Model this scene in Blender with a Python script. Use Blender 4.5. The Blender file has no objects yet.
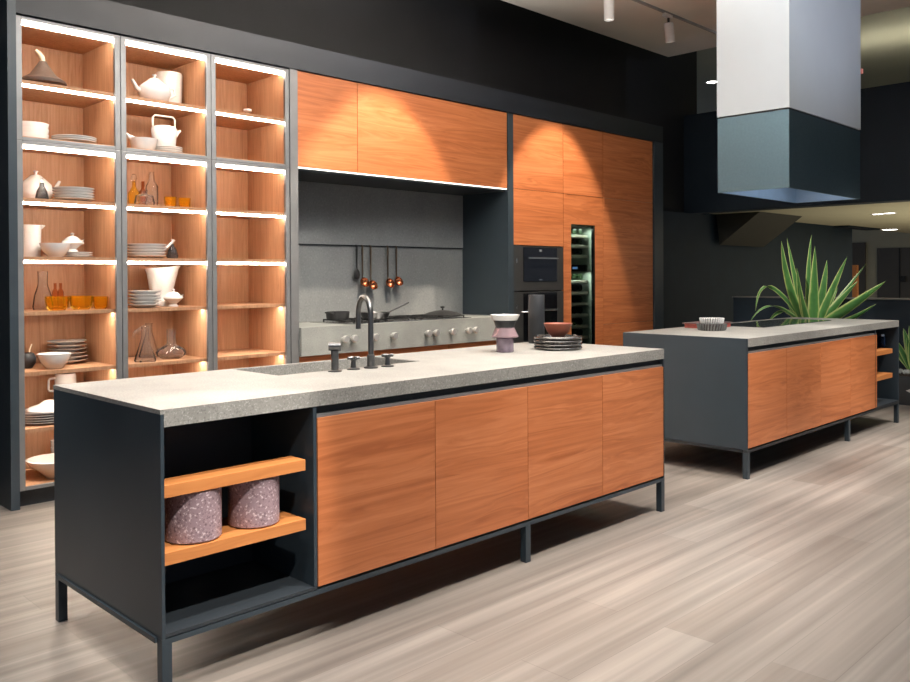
import bpy, bmesh, math, random
from mathutils import Vector, Matrix
random.seed(7)
C = bpy.context.scene.collection
PI = math.pi

# ---------------------------------------------------------------- camera
F, CY = 848.3, 282.1
FW = Vector((0.70866574, 0.70550516, -0.00743847))
RT = Vector((0.70549018, -0.7087026, -0.00492305))
UP = Vector((0.00874491, 0.00175897, 0.99996022))
EYE = Vector((-1.239, -2.5505, 1.3399))
cd = bpy.data.cameras.new('camera'); cam = bpy.data.objects.new('camera', cd); C.objects.link(cam)
M = Matrix((RT, UP, -FW)).transposed().to_4x4(); M.translation = EYE
cam.matrix_world = M
cd.sensor_width = 36; cd.lens = F / 910 * 36; cd.shift_y = -(341 - CY) / 910; cd.clip_end = 200; cd.clip_start = .05
bpy.context.scene.camera = cam


def at(u, v, axis, val):
    """point of the place seen at a pixel, on the plane axis = val"""
    d = FW * F + RT * (u - 455) - UP * (v - CY)
    return EYE + d * ((val - EYE[axis]) / d[axis])


# ---------------------------------------------------------------- materials
def nm(name):
    m = bpy.data.materials.new(name); m.use_nodes = True
    n = m.node_tree.nodes; l = m.node_tree.links
    return m, n, l, n['Principled BSDF']


def plain(name, col, rough=.5, metal=0, var=.06, scale=30, bump=0, coat=0, spec=None):
    m, n, l, b = nm(name)
    tc = n.new('ShaderNodeTexCoord'); no = n.new('ShaderNodeTexNoise'); no.inputs['Scale'].default_value = scale
    l.new(tc.outputs['Object'], no.inputs['Vector'])
    r = n.new('ShaderNodeValToRGB')
    r.color_ramp.elements[0].position = .3; r.color_ramp.elements[1].position = .7
    r.color_ramp.elements[0].color = [c * (1 - var) for c in col] + [1]
    r.color_ramp.elements[1].color = [min(1, c * (1 + var)) for c in col] + [1]
    l.new(no.outputs['Fac'], r.inputs['Fac']); l.new(r.outputs['Color'], b.inputs['Base Color'])
    b.inputs['Roughness'].default_value = rough; b.inputs['Metallic'].default_value = metal
    if spec is not None: b.inputs['Specular IOR Level'].default_value = spec
    if coat: b.inputs['Coat Weight'].default_value = coat
    if bump:
        bp = n.new('ShaderNodeBump'); bp.inputs['Strength'].default_value = bump; bp.inputs['Distance'].default_value = .01
        l.new(no.outputs['Fac'], bp.inputs['Height']); l.new(bp.outputs['Normal'], b.inputs['Normal'])
    return m


def wood(name, ca, cb, cc, grain='x', rough=.42):
    m, n, l, b = nm(name)
    tc = n.new('ShaderNodeTexCoord'); oi = n.new('ShaderNodeObjectInfo')
    ad = n.new('ShaderNodeVectorMath'); ad.operation = 'MULTIPLY_ADD'
    ad.inputs[1].default_value = (7.3, 3.1, 5.7)
    cmb = n.new('ShaderNodeCombineXYZ')
    for i in range(3): l.new(oi.outputs['Random'], cmb.inputs[i])
    l.new(cmb.outputs[0], ad.inputs[0]); l.new(tc.outputs['Object'], ad.inputs[2])
    mp = n.new('ShaderNodeMapping')
    mp.inputs['Scale'].default_value = (.45, 4.5, 4.5) if grain == 'x' else (9, 9, .7)
    l.new(ad.outputs[0], mp.inputs['Vector'])
    n1 = n.new('ShaderNodeTexNoise'); n1.inputs['Scale'].default_value = 1.3; n1.inputs['Detail'].default_value = 3
    n1.inputs['Distortion'].default_value = .9
    l.new(mp.outputs[0], n1.inputs['Vector'])
    mp2 = n.new('ShaderNodeMapping')
    mp2.inputs['Scale'].default_value = (.9, 44, 44) if grain == 'x' else (70, 70, 2.5)
    # bend the fine grain with the broad figure so that it follows it
    sh = n.new('ShaderNodeVectorMath'); sh.operation = 'MULTIPLY_ADD'
    sh.inputs[1].default_value = (0, .25, .25) if grain == 'x' else (.12, .12, 0)
    c2 = n.new('ShaderNodeCombineXYZ')
    for i in range(3): l.new(n1.outputs['Fac'], c2.inputs[i])
    l.new(c2.outputs[0], sh.inputs[0]); l.new(ad.outputs[0], sh.inputs[2]); l.new(sh.outputs[0], mp2.inputs['Vector'])
    n2 = n.new('ShaderNodeTexNoise'); n2.inputs['Scale'].default_value = 1; n2.inputs['Detail'].default_value = 4
    l.new(mp2.outputs[0], n2.inputs['Vector'])
    mx = n.new('ShaderNodeMath'); mx.operation = 'MULTIPLY_ADD'; mx.inputs[1].default_value = .65
    l.new(n2.outputs['Fac'], mx.inputs[0])
    m3 = n.new('ShaderNodeMath'); m3.operation = 'MULTIPLY'; m3.inputs[1].default_value = .4
    l.new(n1.outputs['Fac'], m3.inputs[0]); l.new(m3.outputs[0], mx.inputs[2])
    r = n.new('ShaderNodeValToRGB'); e = r.color_ramp.elements
    e[0].position = .36; e[0].color = (*ca, 1); e[1].position = .69; e[1].color = (*cc, 1)
    k = e.new(.52); k.color = (*cb, 1)
    l.new(mx.outputs[0], r.inputs['Fac']); l.new(r.outputs['Color'], b.inputs['Base Color'])
    b.inputs['Roughness'].default_value = rough
    return m


def stone(name, base, dark, light, scale=1.0, rough=.5, amt=1):
    m, n, l, b = nm(name)
    tc = n.new('ShaderNodeTexCoord')
    a = n.new('ShaderNodeTexNoise'); a.inputs['Scale'].default_value = 5 * scale; a.inputs['Detail'].default_value = 5
    v = n.new('ShaderNodeTexVoronoi'); v.inputs['Scale'].default_value = 150 * scale
    s = n.new('ShaderNodeTexNoise'); s.inputs['Scale'].default_value = 110 * scale; s.inputs['Detail'].default_value = 2
    for x in (a, v, s): l.new(tc.outputs['Object'], x.inputs['Vector'])
    r1 = n.new('ShaderNodeValToRGB'); r1.color_ramp.elements[0].position = .3; r1.color_ramp.elements[1].position = .75
    r1.color_ramp.elements[0].color = (*[c * .86 for c in base], 1); r1.color_ramp.elements[1].color = (*[c * 1.12 for c in base], 1)
    l.new(a.outputs['Fac'], r1.inputs['Fac'])
    rl = n.new('ShaderNodeValToRGB'); rl.color_ramp.elements[0].position = .60; rl.color_ramp.elements[1].position = .66
    l.new(s.outputs['Fac'], rl.inputs['Fac'])
    rd = n.new('ShaderNodeValToRGB'); rd.color_ramp.elements[0].position = .34; rd.color_ramp.elements[1].position = .42
    rd.color_ramp.elements[0].color = (1, 1, 1, 1); rd.color_ramp.elements[1].color = (0, 0, 0, 1)
    l.new(s.outputs['Fac'], rd.inputs['Fac'])
    m1 = n.new('ShaderNodeMix'); m1.data_type = 'RGBA'; m1.inputs[7].default_value = (*light, 1)
    f1 = n.new('ShaderNodeMath'); f1.operation = 'MULTIPLY'; f1.inputs[1].default_value = .7 * amt
    l.new(rl.outputs['Color'], f1.inputs[0]); l.new(f1.outputs[0], m1.inputs[0]); l.new(r1.outputs['Color'], m1.inputs[6])
    m2 = n.new('ShaderNodeMix'); m2.data_type = 'RGBA'; m2.inputs[7].default_value = (*dark, 1)
    f2 = n.new('ShaderNodeMath'); f2.operation = 'MULTIPLY'; f2.inputs[1].default_value = .7 * amt
    l.new(rd.outputs['Color'], f2.inputs[0]); l.new(f2.outputs[0], m2.inputs[0]); l.new(m1.outputs[2], m2.inputs[6])
    l.new(m2.outputs[2], b.inputs['Base Color']); b.inputs['Roughness'].default_value = rough
    return m


def floor_mat():
    m, n, l, b = nm('plank_floor')
    tc = n.new('ShaderNodeTexCoord')
    br = n.new('ShaderNodeTexBrick'); br.inputs['Scale'].default_value = 1
    br.inputs['Brick Width'].default_value = 1.6; br.inputs['Row Height'].default_value = .21
    br.inputs['Mortar Size'].default_value = .0015; br.offset = .37
    br.inputs['Color1'].default_value = (.205, .173, .148, 1); br.inputs['Color2'].default_value = (.27, .236, .207, 1)
    br.inputs['Mortar'].default_value = (.18, .155, .135, 1)
    l.new(tc.outputs['Object'], br.inputs['Vector'])
    def streak(sx, sy, det):
        mp = n.new('ShaderNodeMapping'); mp.inputs['Scale'].default_value = (sx, sy, 1)
        no = n.new('ShaderNodeTexNoise'); no.inputs['Scale'].default_value = 1; no.inputs['Detail'].default_value = det
        l.new(tc.outputs['Object'], mp.inputs['Vector']); l.new(mp.outputs[0], no.inputs['Vector'])
        r = n.new('ShaderNodeMapRange'); r.inputs[1].default_value = .3; r.inputs[2].default_value = .7
        l.new(no.outputs['Fac'], r.inputs[0]); return r
    s1 = streak(.4, 15, 2); s1.inputs[3].default_value = .66; s1.inputs[4].default_value = 1.2
    s2 = streak(1.0, 50, 2); s2.inputs[3].default_value = .92; s2.inputs[4].default_value = 1.07
    mu = n.new('ShaderNodeMath'); mu.operation = 'MULTIPLY'; l.new(s1.outputs[0], mu.inputs[0]); l.new(s2.outputs[0], mu.inputs[1])
    vm = n.new('ShaderNodeVectorMath'); vm.operation = 'SCALE'; l.new(br.outputs['Color'], vm.inputs[0]); l.new(mu.outputs[0], vm.inputs['Scale'])
    l.new(vm.outputs[0], b.inputs['Base Color']); b.inputs['Roughness'].default_value = .42
    return m


def glass(name, tint=(1, 1, 1), refl=.12, rough=.0, body=.0, bodycol=(1, 1, 1)):
    """thin clear glass: passes light through, with a Fresnel sheen"""
    m, n, l, b = nm(name); n.remove(b)
    out = n['Material Output']
    t = n.new('ShaderNodeBsdfTransparent'); t.inputs[0].default_value = (*tint, 1)
    g = n.new('ShaderNodeBsdfGlossy'); g.inputs['Roughness'].default_value = rough
    g.inputs[0].default_value = (1, 1, 1, 1)
    lw = n.new('ShaderNodeLayerWeight'); lw.inputs['Blend'].default_value = refl
    mx = n.new('ShaderNodeMixShader'); l.new(lw.outputs['Fresnel'], mx.inputs[0]); l.new(t.outputs[0], mx.inputs[1]); l.new(g.outputs[0], mx.inputs[2])
    no = n.new('ShaderNodeTexNoise'); no.inputs['Scale'].default_value = 4
    if body:
        d = n.new('ShaderNodeBsdfDiffuse'); d.inputs[0].default_value = (*bodycol, 1)
        m2 = n.new('ShaderNodeMixShader'); m2.inputs[0].default_value = body
        l.new(mx.outputs[0], m2.inputs[1]); l.new(d.outputs[0], m2.inputs[2]); mx = m2
    l.new(mx.outputs[0], out.inputs[0])
    return m


def emit(name, col, s):
    m, n, l, b = nm(name)
    b.inputs['Base Color'].default_value = (.8, .8, .8, 1)
    b.inputs['Emission Color'].default_value = (*col, 1); b.inputs['Emission Strength'].default_value = s
    return m


TEAK = wood('teak_front', (.37, .105, .032), (.50, .158, .053), (.60, .215, .084), 'x')
TEAKV = wood('teak_inside', (.40, .20, .10), (.50, .27, .145), (.58, .33, .19), 'z', .5)
OAK = wood('light_teak_shelf', (.47, .165, .045), (.54, .20, .058), (.60, .235, .072), 'x', .4)
STONE = stone('grey_stone_top', (.27, .26, .236), (.12, .115, .11), (.46, .45, .42), 1.3, .5, .8)
STONEB = stone('grey_stone_splash', (.285, .295, .29), (.20, .205, .205), (.38, .39, .38), .6, .28, .6)
STONEA = stone('grey_stone_apron', (.33, .34, .315), (.2, .2, .2), (.47, .47, .45), 1, .5, .6)
GRAN = stone('purple_granite', (.31, .215, .235), (.09, .05, .06), (.78, .66, .66), 1.0, .45, 1)
DARK = plain('anthracite_lacquer', (.030, .043, .054), .38, 0, .05, 4)
DARK2 = plain('black_steel', (.018, .021, .024), .4, .2, .1, 20)
INNER = plain('niche_lining', (.022, .028, .034), .5, 0, .05, 6)
NAVY = plain('navy_black_wall', (.007, .018, .031), .75, 0, .1, 3)
BLACKW = plain('black_upper_wall', (.009, .0095, .011), .85, 0, .12, 3)
FASC = plain('fascia_lacquer', (.007, .010, .016), .5, 0, .05, 3)
BRONZE = plain('bronze_door_frame', (.27, .27, .27), .42, .55, .08, 8)
PAINT = plain('ceiling_paint', (.80, .76, .70), .9, 0, .03, 2)
PAINT2 = plain('far_ceiling_paint', (.40, .385, .30), .9, 0, .03, 2)
SOFF = plain('beige_soffit_paint', (.74, .69, .50), .9, 0, .03, 2)
HOODW = plain('duct_white_paint', (.60, .64, .65), .6, 0, .02, 3)
HOODM = plain('brushed_blue_steel', (.085, .135, .165), .5, .88, .06, 60)
HOODI = plain('hood_inner_steel', (.45, .55, .66), .4, .4, .04, 10)
WHITE = plain('white_porcelain', (.80, .78, .75), .18, 0, .02, 20, coat=.3)
SHADEW = plain('white_lamp_housing', (.8, .8, .8), .4, 0, .02, 20)
CLAY = plain('terracotta', (.30, .085, .048), .5, 0, .1, 20)
CHAR = plain('charcoal_glaze', (.026, .023, .021), .16, 0, .2, 10, coat=.4)
BLACKC = plain('matt_black_ceramic', (.016, .018, .021), .55, 0, .1, 15)
BROWNC = plain('brown_clay', (.095, .065, .05), .6, 0, .12, 18)
HORN = plain('pale_horn', (.75, .62, .45), .4, 0, .1, 30)
STEEL = plain('dark_gun_metal', (.13, .13, .13), .3, .85, .06, 20)
CHROME = plain('satin_steel', (.70, .70, .68), .2, .95, .04, 20)
LILAC = plain('lilac_glaze', (.20, .155, .20), .14, 0, .35, 22, coat=.4)
PINKG = glass('smoky_pink_glass', (.84, .70, .72), .2, 0, .33, (.55, .40, .42))
KNOB = plain('knob_steel', (.80, .79, .76), .42, .7, .04, 20)
COPPER = plain('copper', (.48, .18, .085), .22, .95, .06, 20)
BRASS = plain('aged_bronze', (.22, .16, .11), .3, .8, .1, 20)
OVENM = plain('graphite_oven_front', (.052, .051, .05), .35, .4, .05, 40)
BLKG = plain('black_oven_glass', (.006, .006, .007), .06, 0, .05, 5)
HOBG = plain('black_hob_glass', (.02, .026, .03), .05, 0, .05, 5)
CAST = plain('cast_iron', (.03, .03, .03), .5, .3, .1, 30)
REDL = plain('red_lacquer', (.48, .085, .065), .4, 0, .15, 30)
BASK = stone('grey_woven_ring', (.42, .41, .40), (.08, .08, .08), (.75, .74, .72), .8, .7, 1)
PLANTER = plain('anthracite_planter', (.035, .04, .045), .5, 0, .06, 10)
GRAVEL = stone('white_gravel', (.55, .56, .54), (.12, .12, .12), (.85, .85, .82), .35, .8, 1)
SOIL = plain('dark_soil', (.035, .025, .018), .9, 0, .3, 60)
FARW = plain('grey_brown_wall', (.12, .11, .10), .8, 0, .05, 3)
BEIGE = plain('beige_wall', (.50, .47, .36), .85, 0, .03, 3)
DOORG = plain('grey_door', (.095, .09, .088), .6, 0, .04, 5)
OLIVE = plain('olive_hood', (.055, .052, .040), .6, 0, .05, 5)
AMBER = glass('amber_glass', (1, .80, .32), .14, 0, .10, (.9, .5, .03))
CLEAR = glass('clear_glass', (.975, .975, .97), .13, .03, .02, (.9, .9, .9))
BROWNG = glass('brown_glass', (.88, .60, .42), .10, .05)
PANE = glass('door_glass', (.97, .97, .97), .035)
WGLASS = glass('fridge_glass', (.60, .63, .60), .10)
BLUEG = glass('blue_glass', (.35, .5, .72), .25)
GREENG = plain('green_bottle', (.015, .028, .014), .12, 0, .2, 10)
LED = emit('shelf_led', (1, .88, .74), 58)
LEDU = emit('under_cabinet_led', (1, .96, .88), 2)
LAMP = emit('downlight_lens', (1, .97, .88), 14)
DISP = emit('blue_display', (.1, .35, 1), .8)
REDE = emit('red_exit_light', (1, .25, .2), .4)


def leaf_mat():
    m, n, l, b = nm('variegated_leaf')
    uv = n.new('ShaderNodeAttribute'); uv.attribute_name = 'edge'
    tc = n.new('ShaderNodeTexCoord'); no = n.new('ShaderNodeTexNoise'); no.inputs['Scale'].default_value = 9
    l.new(tc.outputs['Object'], no.inputs['Vector'])
    ad = n.new('ShaderNodeMath'); ad.operation = 'MULTIPLY_ADD'; ad.inputs[1].default_value = .55
    l.new(no.outputs['Fac'], ad.inputs[0]); l.new(uv.outputs['Fac'], ad.inputs[2])
    r = n.new('ShaderNodeValToRGB'); e = r.color_ramp.elements
    e[0].position = .1; e[0].color = (.05, .17, .045, 1); e[1].position = 1.02; e[1].color = (.60, .68, .26, 1)
    k = e.new(.55); k.color = (.09, .26, .06, 1); k = e.new(.85); k.color = (.22, .42, .09, 1)
    l.new(ad.outputs[0], r.inputs['Fac']); l.new(r.outputs['Color'], b.inputs['Base Color']); b.inputs['Roughness'].default_value = .4
    return m


LEAF = leaf_mat()


# ---------------------------------------------------------------- mesh helpers (everything in world metres)
class MB:
    def __init__(s): s.b = bmesh.new(); s.lay = None

    def box(s, x0, x1, y0, y1, z0, z1, bev=0):
        g = bmesh.ops.create_cube(s.b, size=1)['verts']
        bmesh.ops.transform(s.b, matrix=Matrix.Translation(((x0 + x1) / 2, (y0 + y1) / 2, (z0 + z1) / 2)) @ Matrix.Diagonal((abs(x1 - x0), abs(y1 - y0), abs(z1 - z0), 1)), verts=g)
        if bev:
            es = list({e for v in g for e in v.link_edges})
            bmesh.ops.bevel(s.b, geom=es, offset=bev, segments=2, affect='EDGES', profile=.6)
        return s

    def lathe(s, pts, x=0, y=0, z=0, n=36, mat=None, wob=None):
        rings = []
        for r, h in pts:
            if r < 1e-6: rings.append([s.b.verts.new((0, 0, h))])
            else: rings.append([s.b.verts.new((r * math.cos(2 * PI * k / n), r * math.sin(2 * PI * k / n), h)) for k in range(n)])
        vs = [v for R in rings for v in R]
        for A, B in zip(rings, rings[1:]):
            for k in range(n):
                j = (k + 1) % n
                if len(A) == 1 and len(B) == 1: break
                if len(A) == 1: s.b.faces.new((A[0], B[k], B[j]))
                elif len(B) == 1: s.b.faces.new((A[k], A[j], B[0]))
                else: s.b.faces.new((A[k], A[j], B[j], B[k]))
        for f in s.b.faces:
            pass
        mm = Matrix.Translation((x, y, z)) @ (mat or Matrix.Identity(4))
        bmesh.ops.transform(s.b, matrix=mm, verts=vs)
        return s

    def tube(s, path, r, n=12, cap=True):
        path = [Vector(p) for p in path]; rings = []
        rr = r if isinstance(r, (list, tuple)) else [r] * len(path)
        up = None
        for i, p in enumerate(path):
            t = (path[min(i + 1, len(path) - 1)] - path[max(i - 1, 0)]).normalized()
            if up is None:
                up = Vector((0, 0, 1)) if abs(t.z) < .9 else Vector((1, 0, 0))
            a = t.cross(up).normalized(); b_ = a.cross(t).normalized(); up = b_
            rings.append([s.b.verts.new(p + (a * math.cos(2 * PI * k / n) + b_ * math.sin(2 * PI * k / n)) * rr[i]) for k in range(n)])
        for A, B in zip(rings, rings[1:]):
            for k in range(n):
                j = (k + 1) % n; s.b.faces.new((A[k], A[j], B[j], B[k]))
        if cap: s.b.faces.new(rings[0]); s.b.faces.new(rings[-1])
        return s

    def prism(s, pts, axis, a, b_):
        """polygon pts in the two other axes, extruded along axis from a to b"""
        def mk(p, w):
            q = list(p); q.insert(axis, w); return s.b.verts.new(q)
        A = [mk(p, a) for p in pts]; B = [mk(p, b_) for p in pts]
        s.b.faces.new(A); s.b.faces.new(B)
        for i in range(len(pts)):
            j = (i + 1) % len(pts); s.b.faces.new((A[i], A[j], B[j], B[i]))
        return s

    def build(s, name, mat, parent=None, loc=None, smooth=False):
        base = Vector((0, 0, 0))
        o_root = parent
        while o_root is not None:
            base += o_root.location; o_root = o_root.parent
        if parent is None and loc is not None: base = Vector(loc)
        bmesh.ops.remove_doubles(s.b, verts=s.b.verts, dist=1e-6)
        bmesh.ops.recalc_face_normals(s.b, faces=s.b.faces)
        bmesh.ops.translate(s.b, vec=-base, verts=s.b.verts)
        me = bpy.data.meshes.new(name); s.b.to_mesh(me); s.b.free()
        if smooth:
            me.polygons.foreach_set('use_smooth', [True] * len(me.polygons)); me.set_sharp_from_angle(angle=math.radians(42))
        me.materials.append(mat)
        o = bpy.data.objects.new(name, me); C.objects.link(o)
        if parent is not None: o.parent = parent
        elif loc is not None: o.location = loc
        return o


def tag(o, label, cat, group=None, kind=None):
    o['label'] = label; o['category'] = cat
    if group: o['group'] = group
    if kind: o['kind'] = kind
    return o


def thing(name, loc, label, cat, group=None):
    o = bpy.data.objects.new(name, None); o.empty_display_size = .1; C.objects.link(o); o.location = loc
    return tag(o, label, cat, group)


def copy_tree(o, parent=None):
    c = o.copy(); C.objects.link(c); c.parent = parent
    for ch in [k for k in C.objects if k.parent == o]: copy_tree(ch, c)
    return c


def struct(name, mb, mat, label=None, parent=None):
    o = mb.build(name, mat, parent)
    o['kind'] = 'structure'
    if parent is None:
        o['label'] = label; o['category'] = name.split('_')[0]
    return o


# ---------------------------------------------------------------- setting
struct('floor', MB().box(-9, 26, -9, 9, -.05, 0), floor_mat(), 'wide grey beige wood plank floor running under both islands')
ZC = 4.0
struct('ceiling', MB().box(-7, 7.97, -8, 2.92, ZC, ZC + .12), PAINT, 'pale lowered ceiling panel carrying the track spotlights')
struct('ceiling_far', MB().box(-7, 26, -8, 9, 4.62, 4.72), PAINT2, 'higher olive grey ceiling beyond the lowered panel')
# dark wall behind the cabinets; the upper part ends at the opening beside the hood
YB = 3.4
struct('wall_back', MB().box(-7, 9.53, YB, YB + .15, 0, 4.62), BLACKW, 'tall black wall rising above the cabinet run')
#struct('wall_left', MB().box(-7.1, -7, -8, YB, 0, 4.62), FARW, 'dull wall far to the left of the islands')
#struct('wall_front', MB().box(-7.1, 26, -8.1, -8, 0, 4.62), FARW, 'dull wall behind the place the photo is taken from')
struct('wall_right', MB().box(9.15, 9.4, -8, 3.39, 2.17, 3.50), NAVY, 'dark navy bulkhead hanging across behind the range hood')
struct('trim_1', MB().box(7.47, 9.70, 3.30, 3.395, 0, 2.17), NAVY, 'navy black pilaster between tall cabinets and alcove')
struct('ceiling_low', MB().box(9.4, 24, -8, 3.36, 2.20, 2.26), SOFF, 'low beige soffit behind the navy bulkhead with downlights')
struct('wall_alcove', MB().box(9.701, 15.2, 3.36, 3.5, 0, 2.6), plain('alcove_navy', (.009, .023, .038), .75, 0, .1, 3), 'navy black wall of the alcove behind the agave plant')
struct('trim_2', MB().box(14.3, 15.9, 3.1, 3.36, 2.17, 2.199), NAVY, 'thin dark trim under the beige soffit past the alcove wall')
# far room
FX = 19.5
struct('wall_far', MB().box(FX, FX + .2, -8, 9, 0, 4.62), BEIGE, 'beige wall at the far end with grey double doors')
q1, q2 = at(866, 270, 0, FX - .01), at(846, 270, 0, FX - .01)
struct('trim_3', MB().box(FX - .06, FX - .001, q1.y, q2.y + 3, 0, at(850, 243, 0, FX).z), FARW, 'grey brown wall panel left of the far doors')
d0 = at(878, 270, 0, FX).y; dz = at(890, 248, 0, FX).z
door = MB().box(FX - .05, FX - .001, d0 - 1.9, d0, 0, dz)
dd = door.build('door_1', DOORG); dd['kind'] = 'structure'; dd['label'] = 'grey double doors in the far beige wall'; dd['category'] = 'door'
xm = at(900.5, 270, 0, FX).y
MB().box(FX - .065, FX - .05, xm - .012, xm + .012, 0, dz).build('door_seam', BLACKC, dd)
hz = at(903, 297, 0, FX)
MB().box(FX - .12, FX - .05, xm - .14, xm - .04, hz.z + .35, hz.z + .47, .01).build('door_closer', BLACKC, dd)

# low partition behind the second island
lowp = struct('wall_low', MB().box(9.0, 9.14, -3.2, 2.60, 0, 1.045), NAVY, 'low navy partition behind the second island')
ctop = struct('cap', MB().box(8.985, 9.155, -3.2, 2.61, 1.0455, 1.062), plain('partition_cap', (.20, .20, .19), .5), parent=lowp)

# ---------------------------------------------------------------- cabinet surround
YF = 2.707           # face of the cabinet run
t = thing('cabinet_surround', (3.9, 3.0, 0), 'dark navy lacquered frame enclosing the whole cabinet run', 'frame')
MB().box(.405, .452, 2.69, YB - .003, 0, 3.058).build('side_panel', DARK, t)
MB().box(7.27, 7.46, 2.69, YB - .003, 0, 2.868).build('side_panel', DARK, t)
MB().box(.4525, 7.46, 2.69, YB - .003, 2.869, 3.058).build('fascia', FASC, t)
MB().box(.4525, 7.269, 2.76, YB - .003, 0, .095).build('plinth', DARK2, t)

# ---------------------------------------------------------------- glass display cabinets
BX = [.4535, 1.07, 1.697, 2.328]
SZ = [2.50, 2.17, 1.81, 1.465, 1.14, .785, .45]
ZT = 2.862
labs = ['leftmost lit glass-front display cabinet holding tagine and white teapot',
        'middle lit glass-front display cabinet holding kettle and tall white vase',
        'third lit glass-front display cabinet, nearly empty, beside the wall cupboards']
for i in range(3):
    x0, x1 = BX[i] + .0008, BX[i + 1] - .0008
    t = thing('display_cabinet', ((x0 + x1) / 2, 3.0, .097), labs[i], 'cabinet', 'lit glass display cabinets')
    c = MB()
    c.box(x0, x0 + .02, 2.735, 3.27, .098, ZT).box(x1 - .02, x1, 2.735, 3.27, .098, ZT)
    c.box(x0 + .02, x1 - .02, 2.735, 3.25, ZT - .022, ZT).box(x0 + .02, x1 - .02, 2.735, 3.25, .098, .105)
    c.box(x0 + .02, x1 - .02, 3.25, 3.27, .098, ZT)
    c.build('carcass', TEAKV, t)
    a, b = x0 + .0205, x1 - .0205
    for z in SZ:
        MB().box(a, b, 2.742, 3.249, z - .022, z).build('shelf', TEAKV, t)
        if z == 2.17: MB().box(a, b, 2.748, 2.758, 2.100, 2.118).build('led_strip', LED, t)
        elif z > 1.4: MB().box(a, b, 2.748, 2.758, z - .038, z - .0225).build('led_strip', LED, t)
        else: MB().box(a, b, 2.795, 2.825, z - .0238, z - .0225).build('led_strip', LED, t)
    MB().box(a, b, 2.748, 2.758, ZT - .040, ZT - .0225).build('led_strip', LED, t)
    for (za, zb) in ((.10, 2.139), (2.1405, ZT)):
        d = MB(); w = .034; fx0, fx1 = x0 + .001, x1 - .001
        d.box(fx0, fx0 + w, 2.708, 2.732, za, zb, .003).box(fx1 - w, fx1, 2.708, 2.732, za, zb, .003)
        d.box(fx0 + w, fx1 - w, 2.708, 2.732, za, za + .02, .002).box(fx0 + w, fx1 - w, 2.708, 2.732, zb - .02, zb, .002)
        dr = d.build('door', BRONZE, t)
        MB().box(fx0 + w, fx1 - w, 2.718, 2.722, za + .02, zb - .02).build('pane', PANE, dr)
t = MB().box(2.3285, 2.396, 2.70, 3.3, .097, 2.868).build('divider_panel', BRONZE, None, (2.36, 3.0, .097))
tag(t, 'bronze upright panel between glass cabinets and stove niche', 'panel')

# ---------------------------------------------------------------- upper cupboards over the stove
def cupboard(x0, x1, z0, z1, label, group, name='wall_cupboard', dep=3.29):
    t = thing(name, ((x0 + x1) / 2, 3.0, z0), label, 'cupboard', group)
    MB().box(x0 + .001, x1 - .001, 2.73, dep, z0, z1).build('carcass', DARK2, t)
    MB().box(x0 + .0025, x1 - .0025, 2.707, 2.7295, z0 + .0015, z1 - .002, .001).build('door', TEAK, t)
    return t
cupboard(2.398, 2.962, 2.155, 2.866, 'narrow teak wall cupboard beside the glass cabinets', 'teak cupboards above the stove')
cupboard(2.962, 4.742, 2.155, 2.866, 'wide teak lift-up wall cupboard over the stove', 'teak cupboards above the stove')
t = MB().box(2.40, 4.74, 2.712, 2.728, 2.1455, 2.1545).build('under_cabinet_light', LEDU, None, (3.57, 2.72, 2.139))
tag(t, 'thin bright light strip under the teak wall cupboards', 'light')
t = MB().box(2.40, 4.74, 2.735, 3.28, 2.13, 2.154).build('cupboard_base_panel', DARK2, None, (3.57, 3.0, 2.13))
tag(t, 'dark panel forming the ceiling of the stove niche', 'panel')
t = MB().box(4.744, 4.822, 2.70, 3.3, .097, 2.868).build('niche_side_panel', DARK, None, (4.78, 3.0, .097))
tag(t, 'dark upright panel closing the right side of the stove niche', 'panel')

# ---------------------------------------------------------------- backsplash, stove counter
t = thing('backsplash', (3.57, 3.31, .962), 'grey stone wall slab behind the stove with hanging rail', 'backsplash')
MB().box(2.397, 4.743, 3.298, 3.32, .962, 1.603).build('lower_slab', STONEB, t)
MB().box(2.397, 4.743, 3.29, 3.32, 1.612, 2.129).build('upper_slab', STONEB, t)
MB().box(2.42, 4.72, 3.283, 3.2975, 1.603, 1.611).build('rail', DARK2, t)
t = thing('stove_counter', (3.57, 3.0, .74), 'thick grey stone counter of the stove with deep front', 'counter')
MB().box(2.397, 4.743, 2.672, 3.297, .9347, .961).build('counter_slab', STONEA, t)
MB().box(2.397, 4.743, 2.672, 2.70, .748, .9345).build('apron', STONEA, t)
t = thing('base_cabinet', (3.57, 3.0, 0.097), 'teak base cabinet under the stove counter, mostly hidden by island', 'cabinet')
MB().box(2.40, 4.74, 2.735, 3.28, .097, .745).build('carcass', DARK2, t)
for k in range(3):
    MB().box(2.402 + k * .78, 2.402 + (k + 1) * .78 - .004, 2.707, 2.7345, .11, .742, .001).build('drawer', TEAK, t)
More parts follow.
